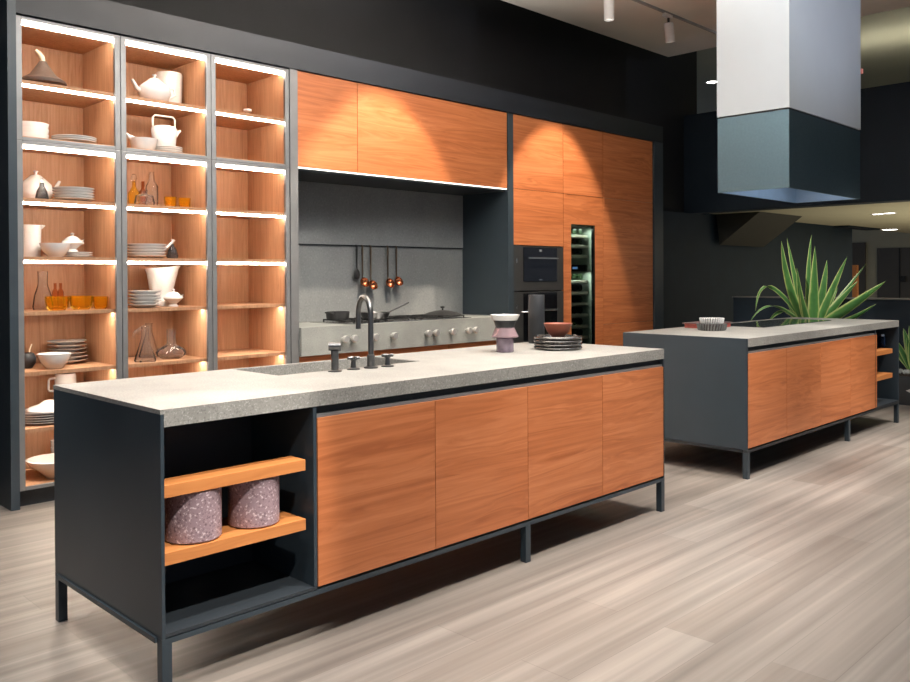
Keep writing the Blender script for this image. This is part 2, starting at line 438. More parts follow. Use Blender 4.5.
# cooktop
t = thing('cooktop', (3.6, 2.95, .9615), 'steel gas cooktop with black grates on stone counter', 'cooktop')
MB().box(2.86, 4.25, 2.705, 3.22, .9615, .969, .003).build('base_plate', CHROME, t)
for k in range(4):
    x = 2.96 + k * .33
    g = MB()
    for d in (0, .13, .26): g.box(x + d - .004, x + d + .004, 2.76, 3.17, .978, .988)
    for d in (2.76, 2.96, 3.162): g.box(x, x + .26, d, d + .008, .978, .988)
    for dx in (0, .256):
        for dy in (2.76, 3.162): g.box(x + dx - .003, x + dx + .007, dy, dy + .008, .969, .98)
    g.build('grate', CAST, t)
    for yy in (2.86, 3.07):
        MB().lathe([(0, .969), (.04, .969), (.04, .975), (.028, .979), (0, .979)], x + .13, yy, 0, 20).build('burner', CAST, t)
kx = [347, 356, 377, 396, 430, 438, 454.5, 470.5, 477.5]
for u in kx:
    p = at(u, 338, 1, 2.615)
    k = MB(); rm = Matrix.Rotation(PI / 2, 4, 'X')
    k.lathe([(0, 0), (.014, 0), (.014, .026), (.028, .030), (.030, .05), (.025, .058), (0, .058)], p.x, 2.6715, .858, 20, rm)
    k.build('knob', KNOB, t, smooth=True)

# frying pan, lid
px = at(378, 322, 1, 2.86).x
t = thing('frying_pan', (px, 2.90, .989), 'steel frying pan with long handle on the left cooktop burner', 'pan')
MB().lathe([(0, .989), (.10, .989), (.125, 1.04), (.128, 1.04), (.104, .986 + .006), (0, .995)][::1], px, 2.90, 0, 32).build('pan_body', STEEL, t, smooth=True)
MB().tube([(px + .12, 2.89, 1.03), (px + .17, 2.885, 1.048), (px + .34, 2.86, 1.115)], [.009, .007, .009], 10).build('handle', STEEL, t, smooth=True)
px2 = at(353, 322, 1, 2.86).x
t = thing('saucepan', (px2, 3.06, .989), 'low dark saucepan seen through the faucet arch', 'pan')
MB().lathe([(0, .989), (.09, .989), (.095, 1.05), (.098, 1.05), (.093, .992), (0, .994)], px2, 3.06, 0, 32).build('pan_body', CAST, t, smooth=True)
MB().tube([(px2 - .09, 3.06, 1.04), (px2 - .125, 3.06, 1.045), (px2 - .125, 3.0, 1.045), (px2 - .085, 3.0, 1.04)], .006, 8).build('handle', CAST, t, smooth=True)
lx = at(448, 316, 1, 2.9).x
t = thing('pan_lid', (lx, 2.97, .989), 'wide black pan lid with knob lying on the cooktop grates', 'lid')
MB().lathe([(0, 1.03), (.06, 1.024), (.13, 1.008), (.175, .990), (.178, .989), (.13, .998), (0, 1.02)], lx, 2.97, 0, 40).build('lid_body', CAST, t, smooth=True)
MB().lathe([(0, 1.027), (.008, 1.027), (.008, 1.044), (.02, 1.05), (.02, 1.062), (0, 1.066)], lx, 2.97, 0, 20).build('knob', CAST, t, smooth=True)

# hanging utensils
def utensil(name, x, label, head, matl, length=.29, tilt=0):
    t = thing(name, (x, 3.262, 1.606), label, 'utensil', 'utensils hanging from the backsplash rail')
    n = 8
    MB().tube([(x, 3.279, 1.600), (x, 3.270, 1.614), (x, 3.260, 1.608), (x, 3.262, 1.57), (x, 3.262, 1.53), (x, 3.262, 1.606 - length)], [.0035, .0035, .006, .010, .009, .006], 10).build('handle', BRASS if matl is not CAST else CAST, t, smooth=True)
    z = 1.606 - length
    if head == 'ladle':
        m = Matrix.Rotation(math.radians(62), 4, 'X') @ Matrix.Rotation(math.radians(tilt), 4, 'Z')
        MB().lathe([(0, -.034), (.026, -.027), (.042, -.008), (.045, .008), (.042, .008), (.038, -.005), (.022, -.022), (0, -.028)], x, 3.232, z - .035, 24, m).build('bowl', matl, t, smooth=True)
    else:
        m = Matrix.Diagonal((.85, .25, 1, 1))
        MB().lathe([(0, -.06), (.03, -.05), (.042, -.02), (.036, .01), (.012, .035), (0, .036)], x, 3.262, z - .02, 20, m).build('bowl', matl, t, smooth=True)
    return t
ux = [at(u, 270, 1, 3.26).x for u in (357, 364, 366.5, 388, 392)]
utensil('serving_spoon', ux[0], 'black serving spoon, leftmost on the backsplash rail', 'spoon', CAST, .215)
utensil('ladle', ux[1] - .015, 'copper ladle hanging beside the black spoon', 'ladle', COPPER, .285)
utensil('skimmer', ux[2] + .05, 'copper skimmer hanging third from the left on rail', 'ladle', COPPER, .31)
utensil('ladle', ux[3], 'small copper ladle, left of the right-hand pair on rail', 'ladle', COPPER, .295)
utensil('ladle', ux[4] + .055, 'copper ladle at the right end of the rail', 'ladle', COPPER, .28)

# ---------------------------------------------------------------- tall cabinets
C1, C2, C3, C4 = 4.824, 5.593, 6.283, 7.262
G = 'tall teak cabinets right of the stove niche'
def dbl(x0, x1, label, parts):
    t = thing('tall_cabinet', ((x0 + x1) / 2, 3.0, .097), label, 'cabinet', G)
    c = MB(); c.box(x0 + .001, x0 + .02, 2.7315, 3.29, .098, 2.866).box(x1 - .02, x1 - .001, 2.7315, 3.29, .098, 2.866)
    c.box(x0 + .02, x1 - .02, 3.27, 3.29, .098, 2.866).box(x0 + .02, x1 - .02, 2.7315, 3.27, 2.846, 2.866).box(x0 + .02, x1 - .02, 2.7315, 3.27, .098, .115)
    c.build('carcass', DARK2, t)
    for (z0, z1) in parts:
        MB().box(x0 + .003, x1 - .003, 2.707, 2.7305, z0 + .002, z1 - .002, .001).build('door', TEAK, t)
    return t
dbl(C1, C2, 'tall teak cabinet with two built-in ovens', ((2.162, 2.866), (1.628, 2.162), (.10, .44)))
wc = dbl(C2, C3, 'tall teak cabinet with the narrow wine fridge window', ((2.162, 2.866),))
dbl(C3, C4, 'tall teak cupboard at the right end of the run', ((2.162, 2.866), (.815, 2.162), (.10, .815)))
# wine cabinet lower door as a frame around the glass
wx0, wx1 = 5.72, 6.135; wz1 = 1.862
d = MB(); a, b = C2 + .003, C3 - .003
d.box(a, wx0, 2.707, 2.7305, .102, 2.160).box(wx1, b, 2.707, 2.7305, .102, 2.160).box(wx0, wx1, 2.707, 2.7305, wz1, 2.160).box(wx0, wx1, 2.707, 2.7305, .102, .2)
d.build('door', TEAK, wc)
t = thing('wine_fridge', ((wx0 + wx1) / 2, 3.0, .2), 'tall narrow wine fridge glowing green in teak cabinet', 'fridge')
c = MB(); c.box(wx0 + .002, wx0 + .012, 2.735, 3.2, .202, wz1 - .002).box(wx1 - .012, wx1 - .002, 2.735, 3.2, .202, wz1 - .002)
c.box(wx0 + .012, wx1 - .012, 3.18, 3.2, .202, wz1 - .002).box(wx0 + .012, wx1 - .012, 2.735, 3.18, wz1 - .015, wz1 - .002).box(wx0 + .012, wx1 - .012, 2.735, 3.18, .202, .215)
c.build('liner', plain('fridge_liner', (.30, .36, .32), .5), t)
MB().box(wx0 + .002, wx1 - .03, 2.71, 2.716, .202, wz1 - .002).build('glass_door', WGLASS, t)
MB().box(wx1 - .03, wx1 - .002, 2.708, 2.733, .202, wz1 - .002).build('door_stile', BLKG, t)
MB().box(wx0 + .013, wx1 - .035, 2.78, 2.80, 1.38, 1.45).build('control_panel', BLKG, t)
MB().box(wx0 + .12, wx0 + .2, 2.776, 2.7795, 1.405, 1.425).build('display', DISP, t)
k = 0
zs = [.32 + i * .117 for i in range(9)] + [1.52 + i * .105 for i in range(3)]
btl = []
for z in zs:
    MB().box(wx0 + .014, wx1 - .036, 2.77, 3.15, z, z + .03, .002).build('rack', plain('rack_beech', (.42, .42, .34), .5), t)
    for j in range(3):
        btl.append((wx0 + .075 + j * .105, z + .031))
rm = Matrix.Rotation(-PI / 2, 4, 'X')
proto = None
for j, (x, z) in enumerate(btl):
    if proto is None:
        proto = MB().lathe([(0, 0), (.034, 0), (.034, .19), (.014, .24), (.014, .29), (.017, .292), (.017, .30), (0, .30)], x, 2.80, z + .035, 14, rm).build('wine_bottle', GREENG, None, (x, 2.8, z), smooth=True)
        tag(proto, 'dark green wine bottle lying in the wine fridge', 'bottle', 'wine bottles in the fridge'); p0 = (x, z)
    else:
        c = proto.copy(); C.objects.link(c); c.location = (x, 2.8, z)
def area(name, loc, sx, sy, e, col, rot=(0, 0, 0)):
    l = bpy.data.lights.new(name, 'AREA'); l.shape = 'RECTANGLE'; l.size = sx; l.size_y = sy; l.energy = e; l.color = col
    o = bpy.data.objects.new(name, l); C.objects.link(o); o.location = loc; o.rotation_euler = rot; return o
area('wine_fridge_light', ((wx0 + wx1) / 2, 2.76, 1.82), .3, .03, 4.0, (.95, 1, .93))
area('wine_fridge_light', ((wx0 + wx1) / 2, 2.76, 1.37), .3, .03, 3.0, (.95, 1, .93))

# ovens
def oven(z0, z1, label, coffee=False):
    x0, x1 = C1 + .004, C2 - .004
    t = thing('oven', ((x0 + x1) / 2, 2.95, z0), label, 'oven', 'built-in ovens')
    MB().box(x0 + .02, x1 - .02, 2.733, 3.2, z0 + .01, z1 - .01).build('housing', DARK2, t)
    MB().box(x0, x1, 2.705, 2.732, z0, z1, .002).build('door_frame', OVENM, t)
    gx0, gx1 = x0 + .135, x1 - .11
    MB().box(gx0, gx1, 2.699, 2.7045, z0 + .09, z1 - .012, .001).build('glass', BLKG, t)
    zh = z1 - .115 if not coffee else z1 - .18
    h = MB(); h.box(gx0 + .03, gx1 - .03, 2.655, 2.668, zh - .008, zh + .008, .003)
    for xx in (gx0 + .05, gx1 - .06): h.box(xx, xx + .012, 2.668, 2.699, zh - .006, zh + .006)
    h.build('handle', CHROME, t)
    MB().box((gx0 + gx1) / 2 - .025, (gx0 + gx1) / 2 + .025, 2.697, 2.699, z0 + .100, z0 + .110).build('badge', CHROME, t)
    MB().box(x0 + .03, x0 + .045, 2.7, 2.705, z1 - .16, z1 - .12).build('side_button', CHROME, t)
    if coffee:
        MB().tube([(gx0 - .03, 2.70, zh - .01), (gx0 + .0, 2.66, zh - .01), (gx0 + .06, 2.645, zh - .01)], .008, 8).build('spout', CHROME, t, smooth=True)
    else:
        MB().box((gx0 + gx1) / 2 - .02, (gx0 + gx1) / 2 + .02, 2.6975, 2.699, z1 - .05, z1 - .03).build('display', plain('dim_display', (.2, .2, .2), .4), t)
    return t
oven(1.192, 1.622, 'upper black glass oven with long steel handle')
oven(.445, 1.182, 'lower black glass oven behind the tall black cylinder', True)

# ---------------------------------------------------------------- islands
def island(X0, L, mirror, lab_c, lab_t, sink):
    """X0 left end, open shelf niche at left (or right when mirrored)"""
    W = .90 if sink else .955
    t = thing('island_cabinet', (X0 + L / 2, W / 2, 0), lab_c, 'cabinet', 'kitchen islands')
    nx0, nx1 = (X0 + .012, X0 + .600) if not mirror else (X0 + L - .600, X0 + L - .012)
    dx0 = X0 + .605 if not mirror else X0 + .004
    zb, zt = .205, .861
    # end panels
    MB().box(X0, X0 + .012, 0, W, .19, .905 if not mirror else .9195, .001).build('end_panel', DARK, t)
    MB().box(X0 + L - .012, X0 + L, 0, W, .19, .863, .001).build('end_panel', DARK, t)
    # cabinet box behind the doors
    cx0, cx1 = (nx1, X0 + L - .0125) if not mirror else (X0 + .0125, nx0)
    MB().box(cx0, cx1, W - .03, W - .01, zb, .858).box(cx0, cx1, .024, W - .03, zb, zb + .02).box(cx0, cx0 + .016, .024, W - .03, zb + .02, .858).box(cx1 - .016, cx1, .024, W - .03, zb + .02, .858).box(cx0 + .016, cx1 - .016, .024, .04, zb + .02, .858).build('carcass', DARK2, t)
    # niche lining
    n = MB(); lift = .205
    n.box(nx0 + .0005, nx1 - .0005, .0, .42, lift - .012, lift)
    n.box(nx0 + .0005, nx1 - .0005, .42, .43, lift - .012, .86)
    n.build('niche', INNER, t)
    if not mirror: MB().box(nx1 - .014, nx1 + .0, .0, .42, lift + .001, .86).build('divider', DARK, t)
    else: MB().box(nx0, nx0 + .012, .0, .42, lift + .001, .86).build('divider', DARK, t)
    for z, dp in ((.676, .10), (.460, .235)):
        if not mirror: MB().box(nx0 + .001, nx1 - .045, .006, dp, z - .04, z, .001).build('shelf', OAK, t)
        else: MB().box(nx0 + .0125, nx1 - .14, .006, dp, z - .04, z, .001).build('shelf', OAK, t)
    for k in range(4):
        MB().box(dx0 + k * .5985, dx0 + (k + 1) * .5985 - .003, .0, .022, .2005, .820, .001).build('door', TEAK, t)
    MB().box(dx0, dx0 + 4 * .5985, .006, .0235, .821, .834).build('grip_rail', BRONZE, t)
    # steel base frame and legs
    f = MB(); z0, z1 = .172, .1895
    f.box(X0, X0 + L, 0, .035, z0, z1).box(X0, X0 + L, W - .035, W, z0, z1)
    f.box(X0 - .007, X0 + .03, -.0 + .035, W - .035, z0, z1).box(X0 + L - .03, X0 + L, .035, W - .035, z0, z1)
    f.build('base_frame', DARK2 if mirror else DARK, t)
    s = .034
    for (lx, ly) in ((X0, 0), (X0 + L - s, 0), (X0, W - s), (X0 + L - s, W - s), (X0 + L * .6 - s / 2, 0), (X0 + L * .6 - s / 2, W - s)):
        MB().box(lx, lx + s, ly, ly + s, 0, .1715, .001).build('leg', DARK, t)
    # worktop
    y1 = W + .005
    g = MB()
    if sink:
        x0, x1, ya, yb = sink; z0, z1 = .864, .92
        g.box(X0 + .0125, x0, 0, y1, z0, .9055).box(X0, x0, 0, y1, .9055, z1).box(x1, X0 + L, 0, y1, z0, z1).box(x0, x1, 0, ya, z0, z1).box(x0, x1, yb, y1, z0, z1)
    elif mirror:
        g.box(X0 + .0125, X0 + L, 0, y1, .864, .92)
    wt = g.build('worktop', STONE, None, (X0 + L / 2, W / 2, .864))
    tag(wt, lab_t, 'worktop', 'island worktops')
    return t
SK = (.775, 1.60, .52, .885)
island(0, 3.0, False, 'near dark island on steel legs with four teak fronts and open shelves holding granite pots',
       'speckled grey stone worktop of the near island with cut-out sink', SK)
X2 = 4.02
island(X2, 2.955, True, 'far dark island on steel legs under the large hanging hood',
       'grey stone worktop of the far island with black hob', None)
# sink
x0, x1, ya, yb = SK
s = MB(); e = .0015; zb = .70
s.box(x0 + e, x1 - e, ya + e, yb - e, zb, zb + .012)
s.box(x0 + e, x0 + .010, ya + e, yb - e, zb + .012, .9185).box(x1 - .010, x1 - e, ya + e, yb - e, zb + .012, .9185)
s.box(x0 + .010, x1 - .010, ya + e, ya + .010, zb + .012, .9185).box(x0 + .010, x1 - .010, yb - .010, yb - e, zb + .012, .9185)
t = s.build('sink_basin', STONE, None, ((x0 + x1) / 2, (ya + yb) / 2, zb)); tag(t, 'rectangular grey stone sink basin sunk in near island', 'sink')
# faucet set
ZW = .9202
fx, fy = at(371, 368, 2, .92)[:2]
t = thing('faucet', (fx, fy, ZW), 'tall gunmetal gooseneck faucet on the near island', 'faucet')
MB().lathe([(0, 0), (.033, 0), (.033, .006), (.018, .009), (.018, .06), (.0145, .062), (0, .062)], fx, fy, ZW, 24).build('base', STEEL, t, smooth=True)
pth = [(fx, fy, ZW + .05), (fx, fy, ZW + .237)]
R = .085
dirv = Vector((.33, .94, 0)).normalized()
for k in range(0, 19):
    a = PI * k / 18
    pth.append((fx + dirv.x * (R - R * math.cos(a)), fy + dirv.y * (R - R * math.cos(a)), ZW + .237 + R * 1.0 * math.sin(a)))
pth.append((fx + dirv.x * 2 * R, fy + dirv.y * 2 * R, ZW + .17))
MB().tube(pth, .0125, 16).build('spout', STEEL, t, smooth=True)
for u, v, lab in ((353.5, 369.5, 'gunmetal cross-head tap to the left of the faucet'), (387.5, 366.5, 'gunmetal cross-head tap to the right of the faucet')):
    x, y = at(u, v, 2, .92)[:2]
    t = thing('tap', (x, y, ZW), lab, 'tap', 'cross-head taps')
    MB().lathe([(0, 0), (.03, 0), (.03, .005), (.013, .010), (.010, .038), (.016, .044), (.016, .054), (0, .054)], x, y, ZW, 20).build('base', STEEL, t, smooth=True)
    h = MB(); h.tube([(x - .026, y + .009, ZW + .052), (x + .026, y - .009, ZW + .052)], .0075, 10).tube([(x - .009, y - .026, ZW + .052), (x + .009, y + .026, ZW + .052)], .0075, 10)
    h.build('handle', STEEL, t, smooth=True)
x, y = at(335, 371.5, 2, .92)[:2]
t = thing('soap_dispenser', (x, y, ZW), 'gunmetal soap dispenser with cylindrical head left of the taps', 'dispenser')
MB().lathe([(0, 0), (.031, 0), (.031, .005), (.017, .008), (.017, .092), (0, .092)], x, y, ZW, 24).build('base', STEEL, t, smooth=True)
MB().tube([(x - .020, y + .018, ZW + .110), (x + .020, y - .018, ZW + .110)], .0185, 20).build('head', STEEL, t, smooth=True)

# vase of stacked shapes
x, y = at(505, 351.9, 2, .92)[:2]
t = thing('ceramic_vase', (x, y, ZW), 'lilac, pink and black hourglass vase with white rim on near island', 'vase')
MB().lathe([(0, 0), (.046, 0), (.048, .004), (.048, .076), (.044, .080), (0, .080)], x, y, ZW, 36).build('base', LILAC, t, smooth=True)
MB().lathe([(.044, .0805), (.070, .081), (.074, .085), (.052, .135), (.047, .135), (.066, .088), (.044, .084)], x, y, ZW, 36).build('skirt', PINKG, t, smooth=True)
MB().lathe([(0, .0805), (.036, .0805), (.041, .105), (.050, .135), (.063, .174), (0, .174)], x, y, ZW, 36).build('bowl', BLACKC, t, smooth=True)
MB().lathe([(0, .1745), (.068, .1745), (.081, .200), (.082, .205), (.078, .205), (.066, .183), (0, .181)], x, y, ZW, 36).build('rim', WHITE, t, smooth=True)
# black cylinder
x, y = at(536.3, 343, 2, .92)[:2]; y = .80; x = at(536.3, 300, 1, .80).x
t = MB().lathe([(0, 0), (.047, 0), (.050, .004), (.050, .296), (.047, .30), (.043, .30), (.043, .02), (0, .02)], x, y, ZW, 36).build('cylinder_vase', BLACKC, None, (x, y, ZW), smooth=True)
tag(t, 'tall matt black cylinder vase standing behind the dark plates', 'vase')
# plates stack + bowl
x, y = at(557.5, 350, 2, .92)[:2]; y = .44; x = at(558, 344, 1, .44).x
pl = None; hz = 0
lab4 = ['lowest', 'second from bottom', 'third from bottom', 'topmost']
for k in range(4):
    lab = 'charcoal glazed dish on near island, %s of its stack of four' % lab4[k]
    if pl is None:
        pl = MB().lathe([(0, 0), (.128, 0), (.136, .004), (.138, .012), (.133, .018), (.130, .0185), (.124, .008), (0, .0065)], x, y, ZW, 44).build('stacked_dish', CHAR, None, (x, y, ZW), smooth=True); o = pl
    else:
        o = pl.copy(); C.objects.link(o); o.location = (x + random.uniform(-.003, .003), y, ZW + k * .0192)
    tag(o, lab, 'dish', 'stack of charcoal dishes')
zt_ = ZW + 3 * .0192 + .0072
bx = at(558, 330, 1, .44).x
t = MB().lathe([(0, 0), (.030, 0), (.034, .004), (.062, .035), (.082, .082), (.079, .082), (.058, .04), (.03, .012), (0, .010)], bx, .44, zt_, 40).build('terracotta_bowl', CLAY, None, (bx, .44, zt_), smooth=True)
tag(t, 'small terracotta bowl on top of the charcoal dishes', 'bowl')

# granite pots in niche
for (u, r, lab, ex) in ((193, .094, 'purple granite pot on lower island shelf, the left of two', 0), (254, .090, 'purple granite pot on lower island shelf, the right of two', 0)):
    yy = .104; xx = at(u, 520, 1, yy).x
    t = thing('granite_pot', (xx, yy, .4602), lab, 'pot', 'granite pots')
    MB().lathe([(0, 0), (r - .008, 0), (r, .006), (r, .168), (r - .004, .172), (r - .014, .172), (r - .016, .02), (0, .018)], xx, yy, .4602, 48).build('pot_body', GRAN, t, smooth=True)

# ---------------------------------------------------------------- second island items
t = thing('induction_hob', (5.75, .62, .9205), 'flush black glass hob on the far island', 'hob')
MB().box(5.2, 6.55, .43, .86, .9205, .9245, .001).build('glass_plate', HOBG, t)
# tray + baskets
x, y = 4.95, .78
t = thing('serving_tray', (x, y, .9205), 'red lacquer tray with wide flat rim on the far island', 'tray')
g = MB(); g.box(x - .165, x + .165, y - .11, y + .11, .9205, .956, .002); g.build('tray_base', REDL, t)
MB().box(x - .185, x + .175, y - .12, y + .12, .9562, .962, .001).build('rim', plain('tray_rim', (.16, .10, .10), .3), t)
x, y = at(708, 332, 2, .92)[:2]; y += .08
x = 4.65; y = .585
def ringbowl(name, x, y, z, r0, r1, h, label, matr, matb):
    t = thing(name, (x, y, z), label, 'bowl', 'ribbed bowls on the far island')
    MB().lathe([(0, 0), (r0, 0), (r1, h), (r1 - .012, h), (r0 - .012, .012), (0, .01)], x, y, z, 40).build('bowl_body', matb, t, smooth=True)
    rb = MB(); n = 30
    for k in range(n):
        a = 2 * PI * k / n
        rb.tube([(x + math.cos(a) * (r0 + .004), y + math.sin(a) * (r0 + .004), z + .003), (x + math.cos(a + .06) * (r1 + .004), y + math.sin(a + .06) * (r1 + .004), z + h)], .0055, 6)
    rb.build('ribs', matr, t, smooth=True)
MBK = plain('dark_bowl', (.045, .03, .03), .4)
ringbowl('ribbed_bowl', x, y, .9206, .094, .104, .05, 'dark ribbed bowl beneath the pale one beside red tray', plain('dark_grey_ribs', (.16, .165, .16), .5), MBK)
ringbowl('ribbed_bowl', x, y, .9712, .075, .084, .042, 'pale grey ribbed bowl, on top of the dark ribbed bowl', plain('pale_ribs', (.82, .82, .80), .6), BASK)
bx, by = at(881.5, 346, 1, .12).x, .12
t = thing('glass_jar', (bx, by, .6765), 'small blue glass jar on the upper shelf of the far island', 'jar')
MB().lathe([(0, 0), (.035, 0), (.037, .005), (.037, .085), (.028, .10), (.026, .10), (.033, .083), (.033, .01), (0, .008)], bx, by, .6765, 24).build('jar_body', BLUEG, t, smooth=True)
MB().lathe([(0, .1), (.029, .1), (.029, .118), (0, .118)], bx, by, .6765, 24).build('lid', CHROME, t, smooth=True)

# ---------------------------------------------------------------- range hood
hx0, hx1, hy0, hy1 = 5.13, 6.60, .20, .785
t = thing('range_hood', ((hx0 + hx1) / 2, (hy0 + hy1) / 2, 2.0), 'huge boxy hood with pale duct hanging above the far island', 'hood')
w = .018; z0, z1 = 2.0, 2.595
h = MB(); h.box(hx0, hx1, hy0, hy0 + w, z0, z1).box(hx0, hx1, hy1 - w, hy1, z0, z1).box(hx0, hx0 + w, hy0 + w, hy1 - w, z0, z1).box(hx1 - w, hx1, hy0 + w, hy1 - w, z0, z1)
h.build('hood_box', HOODM, t)
h = MB(); e = .003; h.box(hx0 + w, hx1 - w, hy0 + w, hy0 + w + e, z0 + .001, 2.2).box(hx0 + w, hx1 - w, hy1 - w - e, hy1 - w, z0 + .001, 2.2)
h.box(hx0 + w, hx0 + w + e, hy0 + w + e, hy1 - w - e, z0 + .001, 2.2).box(hx1 - w - e, hx1 - w, hy0 + w + e, hy1 - w - e, z0 + .001, 2.2)
h.box(hx0 + w, hx1 - w, hy0 + w, hy1 - w, 2.2, 2.21)
h.build('inner_lining', HOODI, t)
MB().box(hx0 + .01, hx1 - .01, hy0 + .01, hy1 - .01, 2.5955, 2.609).build('shadow_gap', BLACKC, t)
MB().box(hx0 - .004, hx1 + .004, hy0 - .004, hy1 + .004, 2.6095, ZC - .001).build('duct', HOODW, t)
area('hood_light', ((hx0 + hx1) / 2, (hy0 + hy1) / 2, 2.19), 1.0, .3, 2.2, (.62, .8, 1))

# wedge hood on the alcove wall
xa = 9.95
C_ = at(760, 215, 0, xa); B_ = at(719.5, 245, 0, xa)
xl = at(763.5, 246.5, 1, B_.y).x
t = MB().prism([(3.34, 2.198), (C_.y, 2.198), (B_.y, B_.z)], 0, xa, xl).build('wedge_hood', OLIVE, None, ((xa + xl) / 2, 3.0, 2.198))
tag(t, 'dark slanted wedge-shaped hood under the beige soffit', 'hood')

# ---------------------------------------------------------------- spotlights + track
p1 = at(632, 0, 2, ZC); TY = at(665, 14, 2, ZC - .03).y
t = thing('light_track', (5, TY, ZC - .001), 'thin white spotlight track on the pale ceiling panel', 'track')
MB().box(-2, 7.9, TY - .012, TY + .012, ZC - .022, ZC - .001).build('rail', plain('track_grey', (.35, .35, .35), .5), t)
def spot_fix(x, y, label, aim, zt=ZC - .0225, group='track spotlights', tilt=0):
    t = thing('track_spotlight', (x, y, zt), label, 'spotlight', group)
    MB().box(x - .09, x + .05, y - .02, y + .02, zt - .035, zt, .003).build('adapter', SHADEW, t)
    MB().tube([(x, y, zt - .035), (x, y, zt - .10)], .012, 10).build('stem', BLACKC, t, smooth=True)
    m = Matrix.Rotation(math.radians(tilt), 4, 'Y')
    MB().lathe([(0, 0), (.045, 0), (.048, -.004), (.048, -.19), (.043, -.19), (.04, -.17), (0, -.17)], x, y, zt - .085, 28, m).build('lamp_head', SHADEW, t, smooth=True)
    MB().lathe([(0, -.1705), (.039, -.1705), (.039, -.175), (0, -.175)], x, y, zt - .085, 20, m).build('lens', emit('spot_lens', (1, .95, .85), 1), t)
    return t
x = at(668.5, 20, 1, TY).x
spot_fix(x, TY, 'white cylindrical track spotlight hanging beside the hood duct', None, tilt=-10)
x = at(609, 0, 1, TY).x
spot_fix(x, TY, 'white cylindrical track spotlight at the top edge of the view', None)

# downlights
def downlight(p, label, r=.06, z=None):
    z = p.z
    t = thing('downlight', (p.x, p.y, z), label, 'light', 'round ceiling downlights')
    MB().lathe([(r * .85, 0), (r * 1.15, 0), (r * 1.15, -.008), (r * .85, -.004)], p.x, p.y, z - .0003, 24).build('ring', SHADEW, t)
    MB().lathe([(0, -.001), (r * .84, -.001), (r * .84, -.003), (0, -.003)], p.x, p.y, z, 24).build('lens', LAMP, t)
    return p
dl = [downlight(at(878, 214, 2, 2.1995), 'left lamp of the paired downlights in the beige soffit', .09),
      downlight(at(889.5, 213, 2, 2.1995), 'right lamp of the paired downlights in the beige soffit', .09),
      downlight(at(890, 229.5, 2, 2.1995), 'round soffit downlight nearest the far doors', .16),
      downlight(at(712, 82, 2, 4.6195), 'bright ceiling downlight glimpsed between wall and hood duct', .10)]
lp = at(884, 37, 2, 4.62)
t = thing('linear_uplight', (lp.x, -1, 4.1), 'long suspended light washing the high ceiling at right', 'light')
MB().box(lp.x - .05, lp.x + .05, -6, 2.2, 3.86, 3.90).build('housing', PAINT2, t)
MB().box(lp.x - .04, lp.x + .04, -5.98, 2.18, 3.9001, 3.906).build('diffuser', emit('soft_diffuser', (1, .95, .78), 22), t)
for yy in (-3, 0, 2):
    MB().tube([(lp.x, yy, 3.90), (lp.x, yy, 4.6195)], .003, 6).build('hanger', CHROME, t)

# ---------------------------------------------------------------- plants
def leaf(mb, base, tip, width, sag=0.0, side=None, n=14, thick=.0025, mid=None, twist=0, pw=.8):
    """one strap leaf: V section, tapering both ends, real thickness"""
    b = Vector(base); tp = Vector(tip)
    if mid is None: mid = (b + tp) / 2 + Vector((0, 0, sag))
    mid = Vector(mid)
    lay = mb.b.verts.layers.float.get('edge') or mb.b.verts.layers.float.new('edge')
    rows = []
    for i in range(n + 1):
        s = i / n
        p = b * (1 - s) ** 2 + mid * 2 * s * (1 - s) + tp * s * s
        tan = ((mid - b) * (1 - s) + (tp - mid) * s).normalized()
        d = side or Vector((.7, -.7, 0))
        d = Vector(d) - tan * Vector(d).dot(tan); d.normalize()
        d = Matrix.Rotation(twist * s, 3, tan) @ d
        nr = tan.cross(d).normalized()
        wd = width * .5 * min(1, (.45 + 2.0 * s)) * (max(0, 1 - s ** 2.2)) ** pw + .0008
        row = []
        for (a, h, e) in ((-1, .28, 1), (-.55, .1, .25), (0, 0, .0), (.55, .1, .25), (1, .28, 1)):
            v = mb.b.verts.new(p + d * wd * a + nr * wd * h); v[lay] = e; row.append(v)
        rowb = []
        for (a, h, e) in ((-1, .28, 1), (-.55, .1, .25), (0, 0, .0), (.55, .1, .25), (1, .28, 1)):
            v = mb.b.verts.new(p + d * wd * a + nr * (wd * h - thick * (1 - abs(a) * .7))); v[lay] = e; rowb.append(v)
        rows.append((row, rowb))
    for (a, ab), (c, cb) in zip(rows, rows[1:]):
        for k in range(4):
            mb.b.faces.new((a[k], a[k + 1], c[k + 1], c[k])); mb.b.faces.new((ab[k + 1], ab[k], cb[k], cb[k + 1]))
        mb.b.faces.new((a[0], c[0], cb[0], ab[0])); mb.b.faces.new((a[4], ab[4], cb[4], c[4]))

AX, AY = 8.36, 1.34
az = .72
# long planter with gravel, the agaves standing in it
t = thing('gravel_planter', (8.4, 0, 0), 'low dark planter with white gravel behind the far island', 'planter')
MB().box(8.10, 8.75, -1.4, 1.75, 0, .29, .004).build('planter_box', PLANTER, t)
MB().box(8.12, 8.73, -1.38, 1.73, .2905, .315).build('soil', SOIL, t)
gb = MB()
for k in range(420):
    x, y = random.uniform(8.13, 8.40), random.uniform(-.3, .92); r = random.uniform(.014, .026)
    g = bmesh.ops.create_icosphere(gb.b, subdivisions=1, radius=r)['verts']
    bmesh.ops.transform(gb.b, matrix=Matrix.Translation((x, y, .315 + r * .55)) @ Matrix.Diagonal((1, random.uniform(.7, 1.1), .7, 1)), verts=g)
o = gb.build('gravel', GRAVEL, t); o['kind'] = 'stuff'
lg = at(909, 387, 0, 8.10)
MB().prism([(lg.y + .03, .15), (lg.y - .06, .19), (lg.y - .06, .11)], 0, 8.096, 8.0999).build('white_mark', WHITE, t)
